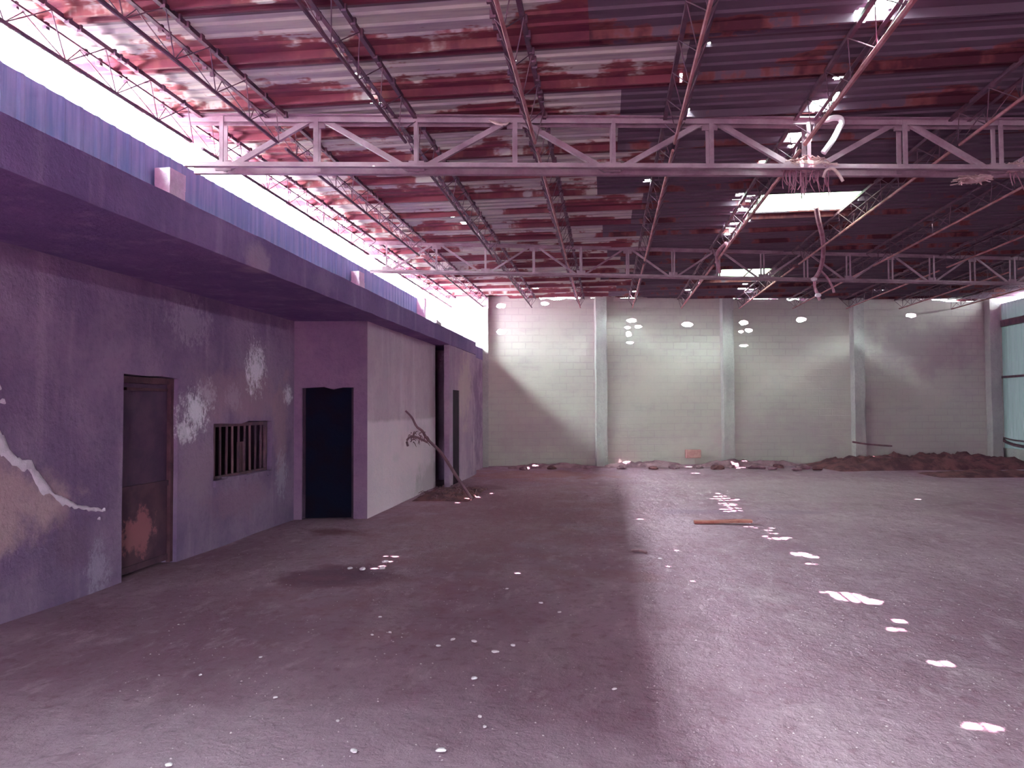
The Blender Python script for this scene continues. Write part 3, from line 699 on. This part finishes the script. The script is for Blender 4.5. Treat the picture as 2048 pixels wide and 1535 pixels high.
# stones of the rubble line, each a thing
STG = [(1.3,21.9,.10),(1.9,22.1,.14),(2.6,22.3,.11),(3.1,22.0,.15),(3.6,22.5,.10),(4.2,22.3,.17),(4.9,22.6,.12),(5.5,22.3,.16),(4.6,21.9,.10),(5.8,21.9,.12),(5.2,21.7,.10),(-.6,21.9,.10),(-1.6,21.7,.12),(-2.4,21.4,.11),(.4,21.9,.13)]
NTH = ['leftmost'] + ['%s from the left' % q for q in ('second third fourth fifth sixth seventh eighth ninth tenth eleventh twelfth thirteenth fourteenth fifteenth '
       'sixteenth seventeenth eighteenth nineteenth twentieth twenty-first twenty-second twenty-third').split()]
def stone(r_, seed):
    bm = bmesh.new(); bmesh.ops.create_icosphere(bm, subdivisions=2, radius=1)
    for v in bm.verts:
        k = 1+.35*noise.noise(v.co*1.3+Vector((seed*3.1, 0, 0)))
        v.co = Vector((v.co.x*k*r_*1.5, v.co.y*k*r_, max(v.co.z, -.5)*k*r_*.6))
    return bm
for i, (x, y, r_) in enumerate(STG):
    o = link('rubble_stone', stone(r_, i), M['rubble'] if i % 3 else M['dirt'], loc=(x, y, r_*.28), rz=R.uniform(0,3))
    rank = sorted(range(len(STG)), key=lambda k: STG[k][0]/STG[k][1]).index(i)
    tag(o, 'dull rubble stone before the block wall, %s of its row' % NTH[rank], 'stone', 'rubble stones before the far wall')
# pink block leaning at the far wall
bm = bmesh.new(); box(bm, -.23,.23,-.09,.09,0,.26)
bmesh.ops.bevel(bm, geom=bm.edges[:], offset=.015, segments=1, affect='EDGES')
for sx in (-.11,.11): box(bm, sx-.07, sx+.07, -.093, -.088, .05, .20)
tag(link('hollow_block', bm, M['brickc'], loc=(2.60, 23.64, .20), rz=RZ), 'small pinkish hollow block lying on the rubble against the far wall', 'block')
# stick leaning by the fourth pilaster
bm = tube(bmesh.new(), smooth_path([(7.55,24.50,.66),(7.9,24.60,.60),(8.3,24.65,.56),(8.8,24.75,.52)], 4), [.03]*12+[.022], 6)
tag(link('stick', bm, M['wood']), 'dark bent stick leaning on the wall beside the soil mound', 'stick')
# reddish board
bm = bmesh.new(); box(bm, -.43,.43,-.07,.07,0,.035); bmesh.ops.subdivide_edges(bm, edges=bm.edges[:], cuts=3)
for v in bm.verts: v.co.z += .015*math.sin(v.co.x*5); v.co.y += .01*noise.noise(Vector((v.co.x*6,0,0)))
tag(link('wooden_board', bm, M['redwood'], loc=(1.74, 11.87, .012), rz=-.02), 'short reddish brown board lying on the lit floor', 'board')
bm = tube(bmesh.new(), smooth_path([(-.10,.05,.012),(0,0,.02),(.09,-.06,.01)], 4), [.008]+[.018]*7+[.006], 6)
tag(link('stick', bm, M['wood'], loc=(.38, 9.43, 0)), 'short dark stick on the lit floor just beyond the shadow edge', 'stick')
# leaning branch at the annex wall
br = empty('tree_branch', (-2.62, 14.3, 0)); tag(br, 'long dry branch with a forked bushy head leaning toward the annex wall', 'branch')
def bp(px, py, y): return unp(px, py, y)-Vector((-2.62, 14.3, 0))
base = bp(943,998,14.3); base.z = .03
main = [base, bp(915,955,14.25), bp(882,905,14.1), bp(855,878,14.05), bp(845,862,14.0), bp(833,852,14.0), bp(824,835,13.95), bp(811,821,13.9)]
link('stem', tube(bmesh.new(), smooth_path(main, 5), [.035-.0005*i for i in range(len(smooth_path(main,5)))], 7), M['wood'], br)
bm = bmesh.new(); tube(bm, smooth_path([bp(855,884,14.05), bp(838,876,14.0), bp(824,872,13.95), bp(814,880,13.9), bp(816,892,13.9)], 4), .022, 6)
rr = random.Random(11)
for i in range(26):
    a = bp(rr.uniform(820,852), rr.uniform(864,884), 13.95+rr.uniform(-.06,.06)); b = a+Vector((rr.uniform(-.05,.14), rr.uniform(-.05,.05), rr.uniform(-.12,.10)))
    tube(bm, [a, (a+b)/2+Vector((0,0,.02)), b], [.012,.009,.004], 5)
link('twigs', bm, M['wood'], br)
# dark leaf and ash heap under it
hp = empty('debris_heap', (-3.2, 15.3, 0)); tag(hp, 'flat dark heap of ash and leaves at the foot of the annex wall', 'debris')
link('ash_bed', lump(.58, 1.2, .10, 31, 24, 24), M['dirt'], hp, smooth=True)
bm = bmesh.new()
for i in range(90):
    x, y = rr.gauss(0,.26), rr.gauss(0,.5); x = max(-.5, min(.6, x)); a = rr.uniform(0,6.3); l = rr.uniform(.04,.10)
    tube(bm, [(x,y,.05),(x+math.cos(a)*l,y+math.sin(a)*l,.08+rr.uniform(0,.05)),(x+2*math.cos(a)*l,y+2*math.sin(a)*l,.05)], .006, 4)
link('dry_stalks', bm, M['wood'], hp)['kind'] = 'stuff'
# pale tray-like scrap and small rubble on the slab's edge
bm = bmesh.new(); box(bm, -.16,.16,-.4,.4,0,.02); box(bm, -.16,-.14,-.4,.4,.02,.08); box(bm, .14,.16,-.4,.4,.02,.08)
tag(link('metal_tray', bm, M['white'], loc=(-3.72, 15.7, 3.555), rz=.1), 'pale shallow tray lying on the slab edge near the far end', 'tray')
# small light litter
SCR = [(-1.33,3.84,.028),(-.88,3.9,.030),(-1.28,5.59,.022),(-1.2,5.75,.026),(-1.03,5.72,.028),(-.83,5.49,.030),(-.72,5.66,.024),(-.89,4.95,.028),(-1.86,5.8,.018),(-1.74,5.88,.02),
       (-2.74,4.81,.016),(-2.06,4.49,.018),(-2.21,3.59,.022),(-.43,6.61,.022),(.6,9.02,.03),(.03,4.87,.018),(-.75,4.35,.02),(-.70,4.22,.018),(-1.55,4.2,.016),(-1.0,7.4,.02),(-2.5,5.2,.014),(-1.95,6.3,.018),(-.62,6.9,.024)]
for i, (x, y, s) in enumerate(SCR):
    bm = stone(s*.6, 50+i)
    o = link('paper_scrap' if False else 'white_pebble', bm, M['white'], loc=(x, y, s*.3), rz=R.uniform(0,3))
    rank = sorted(range(len(SCR)), key=lambda k: SCR[k][0]/SCR[k][1]).index(i)
    tag(o, 'small white chip on the near floor, %s of the scattered chips' % NTH[rank], 'chip', 'white chips on the floor')
for i, (x, y, s) in enumerate([(-2.86,8.12,.045),(-2.70,8.08,.06),(-2.50,8.16,.055),(-2.57,8.5,.05)]):
    o = link('white_pebble', stone(s*.55, 80+i), M['white'], loc=(x, y, s*.3), rz=R.uniform(0,3))
    tag(o, 'pale chip in the dark floor stain, %s' % ('leftmost of the four', 'second from the left', 'third from the left', 'rearmost, behind the other three')[i], 'chip', 'pale chips in the dark stain')
# fine grit, beyond counting
bm = bmesh.new(); rr = random.Random(5)
for i in range(1400):
    y = 3.2+6.5*rr.random()**1.6; x = rr.uniform(-3.6, 3.2)*(y/7+.25); s = rr.uniform(.002,.006)*(.6+y/12)
    if x < -4.6: continue
    z = -.012+.022*noise.noise(Vector((x*.8, y*.8, 0)))
    bmesh.ops.create_icosphere(bm, subdivisions=0, radius=s, matrix=Matrix.Translation((x, y, z+s*.4))@Matrix.Rotation(rr.uniform(0,3),4,'Z')@Matrix.Diagonal((1.6,1,.7,1))) if False else None
    a = rr.uniform(0,3.1); c_, s_ = math.cos(a)*s*1.7, math.sin(a)*s*1.7
    v = [bm.verts.new(q) for q in ((x-c_,y-s_,z),(x+s_*.6,y-c_*.6,z),(x+c_,y+s_,z),(x-s_*.6,y+c_*.6,z),(x,y,z+s*1.1))]
    for q in ((0,1,4),(1,2,4),(2,3,4),(3,0,4)): bm.faces.new([v[k] for k in q])
tag(link('floor_grit', bm, M['grit']), 'pale grit sprinkled over the near floor', 'grit', kind='stuff')
